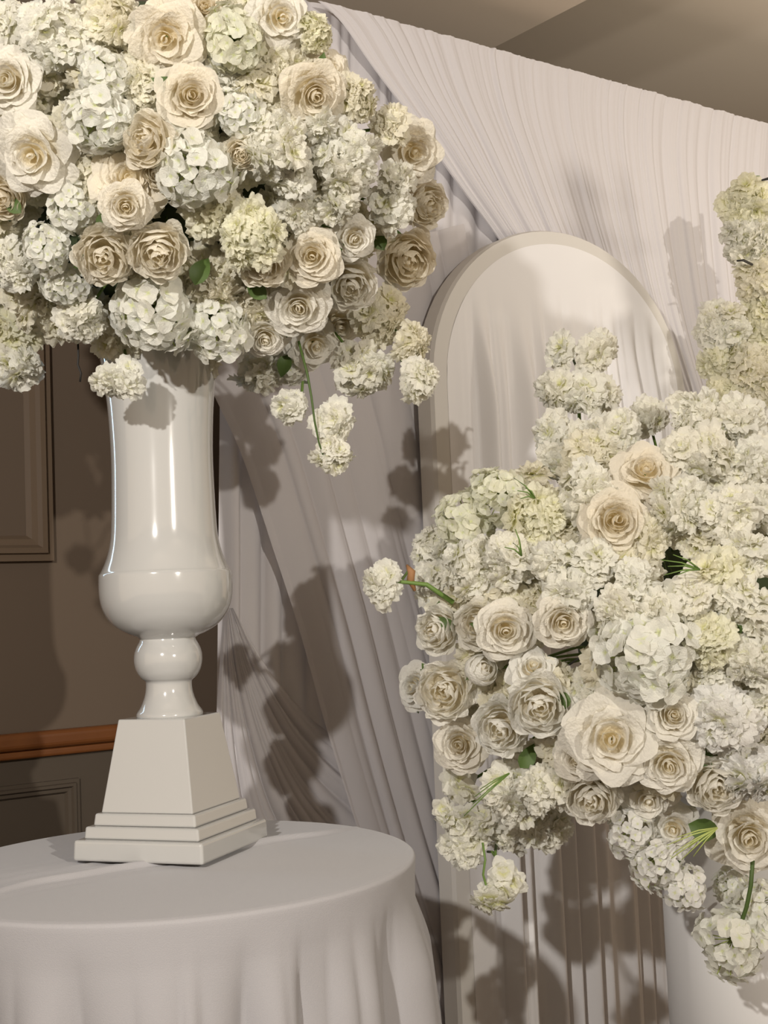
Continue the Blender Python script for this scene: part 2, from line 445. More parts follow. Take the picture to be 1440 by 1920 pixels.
# ------------------------------------------------------------------ bloom meshes
def petal(seed, ang, prof_, ruffle, top_round=0.17, base_w=0.55, nu=11, nv=8, notch=0.0, curl=0.0):
    """one petal wrapping the bloom axis; prof_ = [(radius, height)...] from base to tip; ang = half angle"""
    rg = random.Random(seed); p1, p2, p3 = (rg.uniform(0, 6.28) for _ in range(3))
    vs, fs, rt = [], [], []
    for j in range(nv):
        t = j / (nv - 1)
        for i in range(nu):
            s = -1 + 2 * i / (nu - 1)
            tt = t * (1 - top_round * s * s * (0.4 + 0.6 * t) - notch * math.exp(-(s / 0.25) ** 2) * t)
            r_, z = catmull(prof_, tt)
            wf = base_w + (1 - base_w) * min(1, tt / 0.55) ** 0.8
            if t > 0.7: wf *= 1 - 0.16 * ((t - 0.7) / 0.3) ** 2
            a = ang * s * wf
            e = t * t
            r_ += ruffle * e * (math.sin(2.6 * s + p1) + 0.35 * math.sin(6.5 * s + p2) * t) + curl * e * abs(s) ** 3
            z += ruffle * 0.8 * e * math.sin(3.4 * s + p3)
            vs.append((r_ * math.cos(a), r_ * math.sin(a), z)); rt.append(tt)
    for j in range(nv - 1):
        for i in range(nu - 1):
            fs.append((j * nu + i, j * nu + i + 1, (j + 1) * nu + i + 1, (j + 1) * nu + i))
    return vs, fs, rt
def petal_set(key, specs, nvar=3):
    out = []
    for ri, (cnt, ang, pr, ruf, kw) in enumerate(specs):
        ms = []
        for q in range(nvar):
            v, f, t = petal(hash_(key, ri, q), ang, pr, ruf, **kw)
            # deeper rings carry more of the warm base tint
            sc = 0.62 + 0.38 * min(1, ri / 3)
            ms.append(mesh('petal', v, f, M_rose, True, [x * sc for x in t]))
        out.append((cnt, ms))
    return out
def hash_(*a):
    h = 7
    for x in a:
        for ch in str(x): h = (h * 131 + ord(ch)) % 1000003
    return h
ROSE = {
 'full': petal_set('full', [
    (2, 1.70, [(0.02, 0.30), (0.08, 0.52), (0.10, 0.72), (0.06, 0.84)], 0.012, {}),
    (3, 1.45, [(0.03, 0.24), (0.14, 0.46), (0.17, 0.70), (0.15, 0.86)], 0.02, {}),
    (3, 1.40, [(0.04, 0.20), (0.21, 0.42), (0.25, 0.66), (0.26, 0.84)], 0.03, {}),
    (4, 1.15, [(0.05, 0.14), (0.28, 0.38), (0.34, 0.62), (0.40, 0.78)], 0.035, {'curl': 0.04}),
    (5, 1.02, [(0.06, 0.08), (0.36, 0.30), (0.46, 0.56), (0.57, 0.66)], 0.045, {'curl': 0.05}),
    (5, 1.00, [(0.06, 0.04), (0.44, 0.18), (0.60, 0.42), (0.77, 0.47)], 0.068, {'curl': 0.05}),
    (6, 0.88, [(0.06, -0.01), (0.50, 0.06), (0.74, 0.26), (0.95, 0.25)], 0.081, {}),
    (4, 0.88, [(0.06, -0.05), (0.52, -0.06), (0.84, 0.06), (1.07, 0.00)], 0.081, {}),
 ]),
 'open': petal_set('open', [
    (2, 1.60, [(0.03, 0.20), (0.09, 0.44), (0.10, 0.62), (0.03, 0.76)], 0.02, {}),
    (3, 1.35, [(0.04, 0.14), (0.17, 0.36), (0.22, 0.58), (0.24, 0.74)], 0.03, {}),
    (4, 1.15, [(0.05, 0.10), (0.27, 0.30), (0.35, 0.52), (0.43, 0.66)], 0.04, {'curl': 0.05}),
    (5, 1.04, [(0.05, 0.04), (0.38, 0.20), (0.52, 0.42), (0.68, 0.50)], 0.095, {'curl': 0.06}),
    (5, 1.02, [(0.05, 0.00), (0.48, 0.08), (0.74, 0.26), (0.98, 0.26)], 0.121, {'curl': -0.04}),
    (5, 0.88, [(0.05, -0.04), (0.50, -0.04), (0.90, 0.06), (1.18, -0.02)], 0.135, {}),
 ]),
 'cupped': petal_set('cupped', [
    (3, 1.35, [(0.03, 0.20), (0.10, 0.42), (0.15, 0.66), (0.07, 0.84)], 0.04, {}),
    (4, 1.15, [(0.04, 0.14), (0.20, 0.38), (0.28, 0.66), (0.20, 0.88)], 0.068, {}),
    (5, 1.00, [(0.05, 0.10), (0.32, 0.34), (0.42, 0.64), (0.36, 0.88)], 0.081, {}),
    (5, 0.98, [(0.06, 0.06), (0.46, 0.28), (0.58, 0.58), (0.56, 0.82)], 0.081, {}),
    (6, 0.88, [(0.06, 0.02), (0.58, 0.18), (0.74, 0.48), (0.74, 0.72)], 0.081, {'curl': 0.04}),
    (6, 0.84, [(0.06, -0.02), (0.64, 0.06), (0.86, 0.34), (0.92, 0.56)], 0.095, {'curl': 0.05}),
    (5, 0.80, [(0.06, -0.04), (0.60, -0.04), (0.90, 0.12), (1.08, 0.26)], 0.108, {'curl': 0.05}),
 ]),
 'bud': petal_set('bud', [
    (3, 1.35, [(0.03, 0.2), (0.16, 0.55), (0.18, 0.95), (0.07, 1.22)], 0.02, {}),
    (4, 1.15, [(0.05, 0.08), (0.38, 0.40), (0.42, 0.86), (0.24, 1.18)], 0.03, {}),
    (4, 1.10, [(0.06, 0.02), (0.56, 0.28), (0.66, 0.74), (0.44, 1.12)], 0.04, {}),
    (5, 0.95, [(0.06, -0.02), (0.66, 0.18), (0.82, 0.60), (0.66, 1.0)], 0.05, {}),
 ]),
}
def star(n, petals, M, name='floret'):
    """flat bloom of separate petals that meet in one centre vertex. petals: list of (angle, tilt profile fn, half width fn, length, seed, jag)"""
    vs, fs, rt = [(0, 0, 0)], [], [0.0]
    for (an, lift, wid, ln, seed, jag, nu, nv, pleat, droop) in petals:
        rg = random.Random(seed); base_i = len(vs); ph = rg.uniform(0, 6.28)
        ca, sa = math.cos(an), math.sin(an)
        jg = [rg.uniform(-1, 1) for _ in range(nu)]
        for j in range(1, nv + 1):
            t = j / nv
            for i in range(nu):
                s = -1 + 2 * i / (nu - 1)
                tt = t * (1 + jag * jg[i] * t * t) * (1 - 0.16 * s * s * t)
                rr = ln * tt
                y = wid(t) * s * ln
                z = ln * (lift * t ** 0.8 - droop * t ** 3) + pleat * ln * t * t * (math.sin(ph + 4.6 * s) + (0.30 if i % 2 else -0.30)) + 0.10 * ln * s * s * t * (0 if pleat else 1)
                zl = math.sqrt(max(0.05, 1 - min(0.95, lift * lift))) if lift < 1 else 0.25
                vs.append((ca * rr * zl - sa * y, sa * rr * zl + ca * y, z)); rt.append(t)
        for i in range(nu - 1): fs.append((0, base_i + i, base_i + i + 1))
        for j in range(nv - 1):
            for i in range(nu - 1):
                a = base_i + j * nu + i; fs.append((a, a + nu, a + nu + 1, a + 1))
    return mesh(name, vs, fs, M, True, rt)
FLORET = []
for q in range(5):
    rg = random.Random(300 + q)
    wfn = lambda t: 0.10 + 0.50 * math.sin(math.pi * min(1, 0.16 + 0.70 * t)) ** 0.8 * (1 if t < 0.8 else 1 - 1.5 * (t - 0.8))
    FLORET.append(star(4, [(math.pi / 2 * k + rg.uniform(-.12, .12), rg.uniform(0.12, 0.5), wfn, rg.uniform(0.9, 1.1), 900 + q * 9 + k, 0.0, 5, 4, 0.0, rg.uniform(0.0, 0.3)) for k in range(4)], M_hyd))
BLOSSOM = []
for q in range(6):
    rg = random.Random(500 + q); pts_ = []
    for (cnt, lift, ln, dr) in ((7, 0.16, 1.0, 0.16), (7, 0.46, 0.84, 0.12), (5, 0.76, 0.56, 0.05)):
        a0 = rg.uniform(0, 6.28)
        for k in range(cnt):
            pts_.append((a0 + 2 * math.pi * k / cnt + rg.uniform(-.15, .15), lift + rg.uniform(-.20, .16), (lambda t: 0.05 + 0.42 * math.sin(math.pi * min(1, 0.06 + 0.54 * t)) ** 1.2), ln * rg.uniform(0.78, 1.18),
                         700 + q * 40 + len(pts_), 0.11, 9, 6, 0.10, dr))
    BLOSSOM.append(star(0, pts_, M_blo, 'blossom'))
LOOSE = []
for q in range(3):                                       # lighter blossoms of few long petals
    rg = random.Random(600 + q); pts_ = []
    for (cnt, lift, ln, dr) in ((6, 0.25, 1.0, 0.25), (5, 0.65, 0.85, 0.1)):
        a0 = rg.uniform(0, 6.28)
        for k in range(cnt):
            pts_.append((a0 + 2 * math.pi * k / cnt + rg.uniform(-.2, .2), lift + rg.uniform(-.12, .12), (lambda t: 0.07 + 0.34 * math.sin(math.pi * min(1, .1 + .72 * t))), ln * rg.uniform(0.85, 1.1),
                         800 + q * 40 + len(pts_), 0.05, 7, 5, 0.05, dr))
    LOOSE.append(star(0, pts_, M_blo, 'blossom'))
# leaf, calyx and stem
def leaf_mesh():
    def f(s, t):
        wd = 0.32 * math.sin(math.pi * t ** 0.8) ** 0.9
        x = (-1 + 2 * s) * wd
        return (x, t, 0.10 * math.sin(math.pi * t) - 0.35 * t * t + 0.35 * abs(x))
    v, fc = grid(5, 7, f); return mesh('leaf', v, fc, M_leaf)
LEAF = leaf_mesh()
def calyx_mesh():
    pts_ = [(2 * math.pi * k / 5, -0.12, (lambda t: 0.02 + 0.22 * math.sin(math.pi * (0.15 + 0.85 * t)) ** 1.0), 0.7, 40 + k, 0, 3, 3, 0, 0.2) for k in range(5)]
    return star(5, pts_, M_leaf, 'calyx')
CALYX = calyx_mesh()
v, f = tube([(0, 0, 0), (0.006, 0, -0.35), (0.0, 0.01, -0.7), (0, 0, -1)], 0.0022, 6)
STEM = mesh('stem', v, f, M_stem)

CO = {'cream': (0.89, 0.845, 0.735, 1), 'ivory': (0.89, 0.865, 0.79, 1), 'white': (0.89, 0.875, 0.815, 1), 'warm': (0.89, 0.835, 0.71, 1),
      'bw': (0.89, 0.88, 0.80, 1), 'bc': (0.88, 0.85, 0.72, 1), 'bg': (0.885, 0.87, 0.71, 1), 'cool': (0.885, 0.88, 0.85, 1), 'hw': (0.885, 0.885, 0.825, 1), 'hg': (0.875, 0.875, 0.745, 1)}
def facing(z, seed):
    q = Vector((0, 0, 1)).rotation_difference(z.normalized())
    return q @ Quaternion((0, 0, 1), random.Random(seed).uniform(0, 6.28))

def tint(c, rg, d):
    k, y = rg.uniform(1 - d, 1 + d), rg.uniform(-0.03, 0.02)
    return (min(.93, c[0] * k), min(.93, c[1] * k * (1 + y * .35)), min(.93, c[2] * k * (1 + y)), 1)
class Mass:
    """an ellipsoid that blooms sit on"""
    def __init__(s, c, rad): s.c = c; s.r = rad
    def hit(s, px, py, k=1.0):
        d = ray(px, py); o_ = CAM - s.c
        a = sum((d[i] / (s.r[i] * k)) ** 2 for i in range(3)); b = 2 * sum(d[i] * o_[i] / (s.r[i] * k) ** 2 for i in range(3)); c = sum((o_[i] / (s.r[i] * k)) ** 2 for i in range(3)) - 1
        q = b * b - 4 * a * c
        t = (-b - math.sqrt(q)) / (2 * a) if q > 0 else -b / (2 * a)
        p = CAM + d * t
        n = Vector([(p[i] - s.c[i]) / s.r[i] ** 2 for i in range(3)]).normalized()
        return p, n, t
LEFT = Mass(P(325, 285, UD), (0.365, 0.33, 0.325))
RIGHT = Mass(P(1290, 1190, 1.98), (0.43, 0.30, 0.36))
MAIN = {'L': LEFT, 'R': RIGHT}
FC = {'L': LEFT.c, 'R': RIGHT.c}

def place(mass, px, py, face_, doff):
    if isinstance(mass, float):
        p, t = P(px, py, mass), mass; n = (CAM - p).normalized()
    else:
        p, n, t = MAIN[mass].hit(px, py)
    view = (CAM - p).normalized()
    if face_ is None:
        z = (n * 0.75 + view * 0.45).normalized()
    else:
        z = (view + rgt * face_[0] - upv * face_[1]).normalized()
    p = p + ray(px, py).normalized() * doff
    return p, z, t + doff

def add_stem(root, base_p, quat, sc, core, rg, leaves=0, calyx=True):
    # stem runs back into the bunch
    d = (core - base_p) if core is not None else quat @ Vector((0, 0, -1)) * 0.12
    ln = max(0.05, d.length - 0.13) if core is not None else d.length
    ql = quat.inverted() @ d.normalized()
    q = Vector((0, 0, -1)).rotation_difference(ql)
    o = obj('stem', STEM, root, (0, 0, 0), q, (1 / sc, 1 / sc, ln / sc))
    for k in range(leaves):
        a = rg.uniform(0, 6.28)
        o = obj('leaf', LEAF, root, (0.2 * math.cos(a), 0.2 * math.sin(a), -0.15), Quaternion((0, 0, 1), a - math.pi / 2) @ Quaternion((1, 0, 0), rg.uniform(-0.25, 0.35)), rg.uniform(0.75, 1.05))

def rose(mass, px, py, size, face_, label, kind='full', col='cream', doff=0.0, leaves=1, core=True):
    seed = hash_('rose', px, py); rg = random.Random(seed)
    p, z, D = place(mass, px, py, face_, doff)
    sc = size / 2 * D / F
    q = facing(z, seed)
    base_p = p - z * sc * 0.45
    root = obj('rose', None, None, base_p, q, sc)
    tag(root, label, 'rose', 'roses in the ' + ('left dome' if mass == 'L' else 'right arrangement'))
    c = tint(CO[col], rg, 0.02)
    rings = ROSE[kind]
    for ri, (cnt, ms) in enumerate(rings):
        a0 = rg.uniform(0, 6.28)
        for k in range(cnt):
            a = a0 + 2 * math.pi * k / cnt + rg.uniform(-.13, .13)
            tl_ = rg.uniform(-0.07, 0.09) * (0.5 + ri / 4)
            qq = Quaternion((0, 0, 1), a) @ Quaternion((0, 1, 0), tl_) @ Quaternion((1, 0, 0), rg.uniform(-.06, .06))
            s = rg.uniform(0.95, 1.05)
            obj('petal', rg.choice(ms), root, (0, 0, rg.uniform(-.02, .02)), qq, (s, s, s * rg.uniform(0.94, 1.06)), c)
    obj('calyx', CALYX, root, (0, 0, -0.03), None, 1.1)
    add_stem(root, base_p, q, sc, FC.get(mass) if core else None, rg, leaves)
    return root

def hydrangea(mass, px, py, size, face_, label, col='hw', doff=0.0, n=66, squash=1.0, core=True, leaves=0):
    seed = hash_('hyd', px, py); rg = random.Random(seed)
    p, z, D = place(mass, px, py, face_, doff)
    sc = size / 2 * D / F; q = facing(z, seed)
    base_p = p - z * sc * 0.65
    root = obj('hydrangea', None, None, base_p, q, sc)
    tag(root, label, 'hydrangea', 'hydrangea heads in the ' + ('left dome' if mass == 'L' else 'right arrangement'))
    c = CO[col]
    sm_v, sm_f = [], []
    for i in range(n):
        zc = 1 - (i + 0.5) / n * 1.42; rr = math.sqrt(max(0, 1 - zc * zc)); a = i * 2.39996
        dv = Vector((rr * math.cos(a) + rg.uniform(-.09, .09), rr * math.sin(a) + rg.uniform(-.09, .09), zc + rg.uniform(-.05, .05))).normalized()
        fdir = (dv + Vector((rg.uniform(-.45, .45), rg.uniform(-.45, .45), rg.uniform(-.2, .3)))).normalized()
        pos = dv * (0.78 + rg.uniform(-.09, .07)) + Vector((0, 0, 0.25))
        k_ = 1 + 0.13 * math.sin(2 * dv.x * 2.2 + seed % 7) + 0.10 * math.sin(3.1 * dv.y + seed % 5)
        pos = Vector((pos.x * k_, pos.y * k_, pos.z * (0.92 + 0.08 * k_)))
        cc = tint(c, rg, 0.035)
        obj('floret', rg.choice(FLORET), root, pos, facing(fdir, seed + i), 0.275 * rg.uniform(0.88, 1.14), cc)
        if i % 2 == 0:
            b0 = len(sm_v)
            tv, tf = tube([Vector((0, 0, -0.1)), pos * 0.55 + Vector((0, 0, -0.05)), pos], 0.018, 4)
            sm_v += tv; sm_f += [tuple(b0 + x for x in t_) for t_ in tf]
    o = obj('stalks', mesh('stalks', sm_v, sm_f, M_pale), root); o['kind'] = 'stuff'
    add_stem(root, base_p, q, sc, FC.get(mass) if core else None, rg, leaves)
    return root

def spray(mass, px, py, size, face_, label, col='bw', doff=0.0, bd=62, n=None, kind='ruffle', stretch=(1, 1), core=True, leaves=0, group=None, dome=0.75, spread=1.0, long=None):
    seed = hash_('spray', px, py); rg = random.Random(seed)
    p, z, D = place(mass, px, py, face_, doff)
    px_m = D / F; sc = size / 2 * px_m; br = 1.08 * bd / size      # blossom radius in root units
    # root frame follows the picture's right/up so that stretch is along them
    xr = (rgt - z * rgt.dot(z)).normalized(); yr = z.cross(xr)
    q = Matrix((xr, yr, z)).transposed().to_quaternion()
    base_p = p - z * sc * 0.6
    root = obj('blossom_spray', None, None, base_p, q, sc)
    tag(root, label, 'blossom', group or ('ruffled blossom sprays in the ' + ('left dome' if mass == 'L' else 'right arrangement')))
    if n is None: n = max(2, round(2.7 * stretch[0] * stretch[1] * (size / bd) ** 2))
    else: n = round(n * 1.35)
    c = CO[col]; sv, sf = [], []
    rmax = max(0.05, 1 - br * 0.72)
    src = BLOSSOM if kind == 'ruffle' else LOOSE
    a00 = rg.uniform(0, 6.28)
    for i in range(n):
        rr = math.sqrt((i + 0.35) / n) * rmax * spread; a = a00 + i * 2.39996 + rg.uniform(-.2, .2)
        x, y = rr * math.cos(a) * stretch[0], rr * math.sin(a) * stretch[1]
        h = dome * math.sqrt(max(0.02, 1.1 - rr * rr)) + rg.uniform(-.16, .16)
        dv = Vector((x * 1.0 / stretch[0], y * 1.0 / stretch[1], 0.55 + rg.uniform(-.15, .25))) + Vector((rg.uniform(-.5, .5), rg.uniform(-.5, .5), 0))
        cc = tint(c, rg, 0.035)
        pos = Vector((x, y, h - br * 0.35))
        obj('blossom', rg.choice(src), root, pos, facing(dv, seed + i), br * rg.uniform(0.86, 1.16), cc)
        b0 = len(sv)
        tv, tf = tube([Vector((0, 0, -0.35)), Vector((x * .45, y * .45, h * .35)), pos], 0.0016 / sc, 5)
        sv += tv; sf += [tuple(b0 + k for k in t_) for t_ in tf]
    o = obj('stalks', mesh('stalks', sv, sf, M_pale), root); o['kind'] = 'stuff'
    add_stem(root, base_p, q, sc, FC.get(mass) if core else None, rg, leaves)
    return root

# ------------------------------------------------------------------ cores that hold the flowers
def foam(name, c, rad, label):
    vs, fs = [], []
    nu, nv = 24, 14
    rg = random.Random(5)
    for j in range(nv + 1):
        th = math.pi * j / nv
        for i in range(nu):
            k = 1 + rg.uniform(-.03, .03)
            vs.append((rad[0] * k * math.sin(th) * math.cos(2 * math.pi * i / nu), rad[1] * k * math.sin(th) * math.sin(2 * math.pi * i / nu), rad[2] * k * math.cos(th)))
    for j in range(nv):
        for i in range(nu):
            i2 = (i + 1) % nu; fs.append((j * nu + i, (j + 1) * nu + i, (j + 1) * nu + i2, j * nu + i2))
    o = obj(name, mesh(name, vs, fs, M_foam), None, c); tag(o, label, 'foam')
foam('floral_foam', LEFT.c - Vector((0, 0, 0.02)), (0.235, 0.20, 0.23), 'dark green flower foam deep between the blooms above the urn')
foam('floral_foam', Vector((pl_c.x - 0.10, pl_c.y - 0.03, RIGHT.c.z - 0.02)), (0.24, 0.17, RIGHT.c.z - 0.02 - PZ + 0.012), 'dark green flower foam on the plinth, deep between the right blooms')

# ================================================================== LEFT DOME
#    px   py  size facing  label
L_ROSES = [
 (310, 72, 132, (-.12, .15), 'large open cream rose at the top of the left dome', dict(kind='open')),
 (384, 14, 88, (.1, -.3), 'cream rose cut by the photo\'s top edge, right of the large open rose', dict(kind='full', col='warm', doff=.03)),
 (358, 180, 124, (.12, -.12), 'round cream rose directly below the large open rose at dome top', dict(kind='full')),
 (14, 150, 120, (-.35, -.1), 'pale rose at the photo\'s left edge, above the big left rose', dict(kind='full', col='ivory')),
 (72, 112, 100, (-.1, -.3), 'tan shaded rose tucked behind the upper left blooms', dict(kind='open', col='warm', doff=.045)),
 (58, 292, 142, (-.35, .1), 'biggest ivory rose at the dome\'s left edge', dict(kind='open', col='ivory')),
 (272, 262, 104, (-.45, -.2), 'narrow cream rose seen side-on left of the central hydrangea', dict(kind='cupped')),
 (240, 335, 132, (-.1, -.35), 'cream rose with broad spread petals above the small spiral rose', dict(kind='open', doff=.02)),
 (236, 388, 96, (.03, .15), 'small spiral cream rose in front of the broad-petalled rose', dict(kind='full', doff=-.02)),
 (296, 322, 66, (.2, .2), 'small tan rose wedged beside the central hydrangea', dict(kind='cupped', col='warm', doff=.02)),
 (528, 32, 112, (.25, -.1), 'cream rose at the dome\'s top right, petals folded down', dict(kind='open', col='ivory')),
 (618, 128, 92, (.4, -.4), 'pale cream rose on the upper right rim behind the folded rose', dict(kind='open', col='cream', doff=.03)),
 (590, 178, 122, (.25, .3), 'cream rose nodding right, on the dome\'s upper right shoulder', dict(kind='full', col='cream')),
 (452, 288, 66, (0, .2), 'small warm-hearted rose left of the dome\'s middle ruffled cluster', dict(kind='cupped', col='warm', doff=.01)),
 (776, 286, 112, (.35, .1), 'cream rose on the dome\'s right rim, highest of the rim roses', dict(kind='open', col='cream')),
 (802, 384, 92, (.7, .1), 'cream rose seen from the side at the dome\'s far right', dict(kind='cupped', col='cream')),
 (195, 482, 112, (-.08, .35), 'left one of two full cream roses side by side below the spiral rose', dict(kind='cupped')),
 (298, 474, 110, (.05, .38), 'right one of two full cream roses side by side below the spiral rose', dict(kind='cupped')),
 (586, 480, 108, (-.05, .05), 'cream rose with yellow spiral heart facing out of the lower right dome', dict(kind='full', leaves=2)),
 (664, 448, 88, (.25, .15), 'small pale rose right of the yellow-hearted spiral rose', dict(kind='full', col='ivory', leaves=2)),
 (494, 492, 98, (-.1, .4), 'half-hidden cream rose under the ruffled cluster left of the spiral rose', dict(kind='cupped', col='cream', doff=.02)),
 (764, 488, 114, (.35, .45), 'shaded buff rose hanging at the dome\'s right edge', dict(kind='cupped', col='warm', leaves=2)),
 (657, 538, 104, (.15, .5), 'ivory rose nodding down, below the small pale rose', dict(kind='cupped', col='white')),
 (560, 576, 124, (-.05, .2), 'largest lower rose, full and ivory with a cream heart', dict(kind='full', col='ivory', leaves=2)),
 (638, 612, 92, (.3, .55), 'shaded ivory rose under the nodding rose', dict(kind='full', col='cream', doff=.02)),
 (496, 634, 92, (.05, .5), 'white rose facing down at the dome\'s underside beside the hydrangea', dict(kind='full', col='white')),
 (592, 648, 96, (.35, .45), 'loose wide-petalled white rose below the largest lower rose', dict(kind='open', col='white')),
 (6, 372, 84, (-.4, .2), 'blush rose cut by the photo\'s left edge, below the biggest ivory rose', dict(kind='cupped', col='warm', doff=.02)),
]
for (x, y, s, fc, lb, kw) in L_ROSES: rose('L', x, y, s, fc, lb, **kw)
L_HYD = [
 (185, 232, 156, (-.1, .3), 'hanging white hydrangea left of the narrow cream rose', dict()),
 (366, 318, 168, (.0, .12), 'white hydrangea in the dome\'s centre below the round rose', dict()),
 (440, 74, 132, (.05, -.1), 'green-tinged hydrangea between the large open rose and the folded rose', dict(col='hg')),
 (446, 214, 104, (.0, .0), 'white hydrangea right of the round cream rose', dict(doff=.01)),
 (134, 394, 120, (-.2, .25), 'shaded hydrangea left of the small spiral rose', dict(doff=.035)),
 (84, 470, 104, (-.25, .2), 'small white hydrangea left of the two side-by-side roses', dict()),
 (118, 540, 96, (-.2, .4), 'white hydrangea below the small left hydrangea', dict(doff=.015)),
 (290, 592, 178, (-.02, .25), 'biggest white hydrangea hanging over the urn\'s mouth', dict()),
 (408, 624, 140, (.05, .38), 'white hydrangea hanging right of the biggest one over the urn', dict()),
 (194, 138, 120, (-.05, -.1), 'white hydrangea above the hanging one in the upper left', dict(doff=.01)),
 (545, 688, 90, (.1, .6), 'dim hydrangea under the dome right of the urn\'s mouth', dict(doff=.05)),
]
for (x, y, s, fc, lb, kw) in L_HYD: hydrangea('L', x, y, s, fc, lb, **kw)
L_SPR = [
 (95, 58, 150, (-.25, -.2), 'large ruffled white cluster at the dome\'s top-left', dict(bd=68)),
 (14, 40, 90, (-.5, -.3), 'ruffled cluster in the photo\'s top left corner', dict(bd=60)),
 (212, 34, 110, (-.1, -.4), 'yellowish ruffled cluster left of the large open rose', dict(col='bc', doff=.015)),
 (592, 58, 84, (.5, -.3), 'greenish blossom cluster on the dome\'s top right rim', dict(col='bg', bd=44)),
 (508, 132, 100, (.1, -.1), 'shaded blossom cluster under the folded rose', dict(doff=.05, col='bc')),
 (672, 186, 96, (.5, -.15), 'blossom cluster on the rim right of the nodding rose', dict(bd=50, col='bc')),
 (510, 272, 150, (.05, .0), 'large ruffled cluster in the dome\'s middle right of the hydrangea', dict(bd=66)),
 (602, 234, 70, (.2, .05), 'single-looking blossom pair between the nodding rose and middle cluster', dict(n=2, bd=58)),
 (648, 304, 150, (.15, .0), 'large bright ruffled cluster left of the highest rim rose', dict(bd=70)),
 (738, 232, 84, (.5, -.3), 'creamy blossom cluster above the highest rim rose', dict(col='bc', bd=54)),
 (746, 342, 88, (.4, .15), 'ruffled white cluster just below the highest rim rose', dict(n=3)),
 (640, 386, 92, (.1, .3), 'ruffled white cluster above the small pale rose', dict()),
 (738, 396, 92, (.35, .35), 'ruffled white cluster left of the side-on rim rose', dict()),
 (560, 402, 90, (.05, .2), 'shaded blossom cluster above the yellow-hearted spiral rose', dict(doff=.035)),
 (470, 442, 146, (-.02, .12), 'ruffled greenish-white cluster left of the yellow-hearted spiral rose', dict(col='bg', bd=66)),
 (18, 500, 110, (-.5, .2), 'blossom cluster at the photo\'s left edge beside the small left hydrangea', dict()),
 (155, 600, 100, (-.2, .4), 'ruffled cluster left of the biggest hydrangea', dict(bd=56)),
 (26, 618, 120, (-.3, .2), 'yellowish ruffled cluster low at the photo\'s left edge', dict(col='bg', bd=62)),
 (32, 694, 96, (-.2, .3), 'lowest ruffled cluster at the photo\'s left edge', dict(bd=58)),
 (718, 596, 120, (.3, .3), 'buff shaded cluster below the hanging buff rose', dict(col='bc', bd=60)),
 (684, 696, 136, (.15, .25), 'wide ruffled cluster at the dome\'s lower right underside', dict(bd=60, stretch=(1, .8))),
 (776, 646, 90, (.5, .3), 'buff blossom cluster at the dome\'s lower right rim', dict(col='bc', bd=54, stretch=(.8, 1.1))),
 (484, 704, 96, (.0, .6), 'dim cluster under the dome right of the urn', dict(doff=.05)),
 (392, 410, 96, (.0, .3), 'shaded cluster below the central hydrangea', dict(doff=.04, col='bg')),
 (60, 570, 110, (-.2, .2), 'shaded cluster between the left edge clusters', dict(doff=.045, col='bc')),
 (330, 262, 70, (.0, .0), 'small white cluster just above the central hydrangea', dict(doff=.02, n=2)),
 (545, 330, 90, (.0, .2), 'ruffled white cluster under the dome\'s middle cluster', dict(doff=.015)),
 (420, 130, 90, (.0, -.1), 'shaded cluster right of the round cream rose', dict(doff=.04)),
 (265, 150, 90, (-.1, -.1), 'pale cluster left of the round cream rose', dict(doff=.03, col='bc')),
]
for (x, y, s, fc, lb, kw) in L_SPR: spray('L', x, y, s, fc, lb, **kw)
GT = 'trailing blossom sprays under the left dome'
spray(1.72, 222, 716, 108, (-.1, .35), 'ruffled cluster drooping in front of the urn\'s upper left', bd=58, stretch=(1, .75), core=False, group=GT)
spray(1.86, 790, 714, 88, (.4, .3), 'ruffled cluster drooping at the far right below the dome', bd=54, core=False, group=GT)
spray(1.80, 543, 766, 92, (-.2, .3), 'ruffled pair trailing left of the thin green stem', bd=54, stretch=(1, .6), n=3, core=False, group=GT)
spray(1.80, 628, 788, 86, (.2, .1), 'round ruffled cluster on the thin green stem, above its tip', bd=56, n=4, stretch=(.8, 1), core=False, group=GT)
spray(1.80, 626, 858, 90, (.15, .5), 'lowest ruffled cluster at the tip of the thin green stem', bd=48, n=5, core=False, group=GT)
v, f = tube([P(560, 640, 1.80), P(576, 700, 1.79), P(584, 745, 1.785), P(590, 790, 1.785), P(598, 830, 1.79), P(610, 866, 1.80)], [0.0018, 0.0018, 0.0016, 0.0015, 0.0013, 0.001], 8)
tag(obj('trailing_stem', mesh('trailing_stem', v, f, M_leaf)), 'thin green stem hanging below the left dome through the trailing blossoms', 'stem')
v, f = tube([P(146, 640, 1.84), P(147, 668, 1.84), P(146, 684, 1.84), P(152, 700, 1.84), P(150, 716, 1.84)], 0.0016, 6)
tag(obj('dark_twig', mesh('dark_twig', v, f, M_wire)), 'dark bare twig hanging left of the urn under the dome', 'twig')

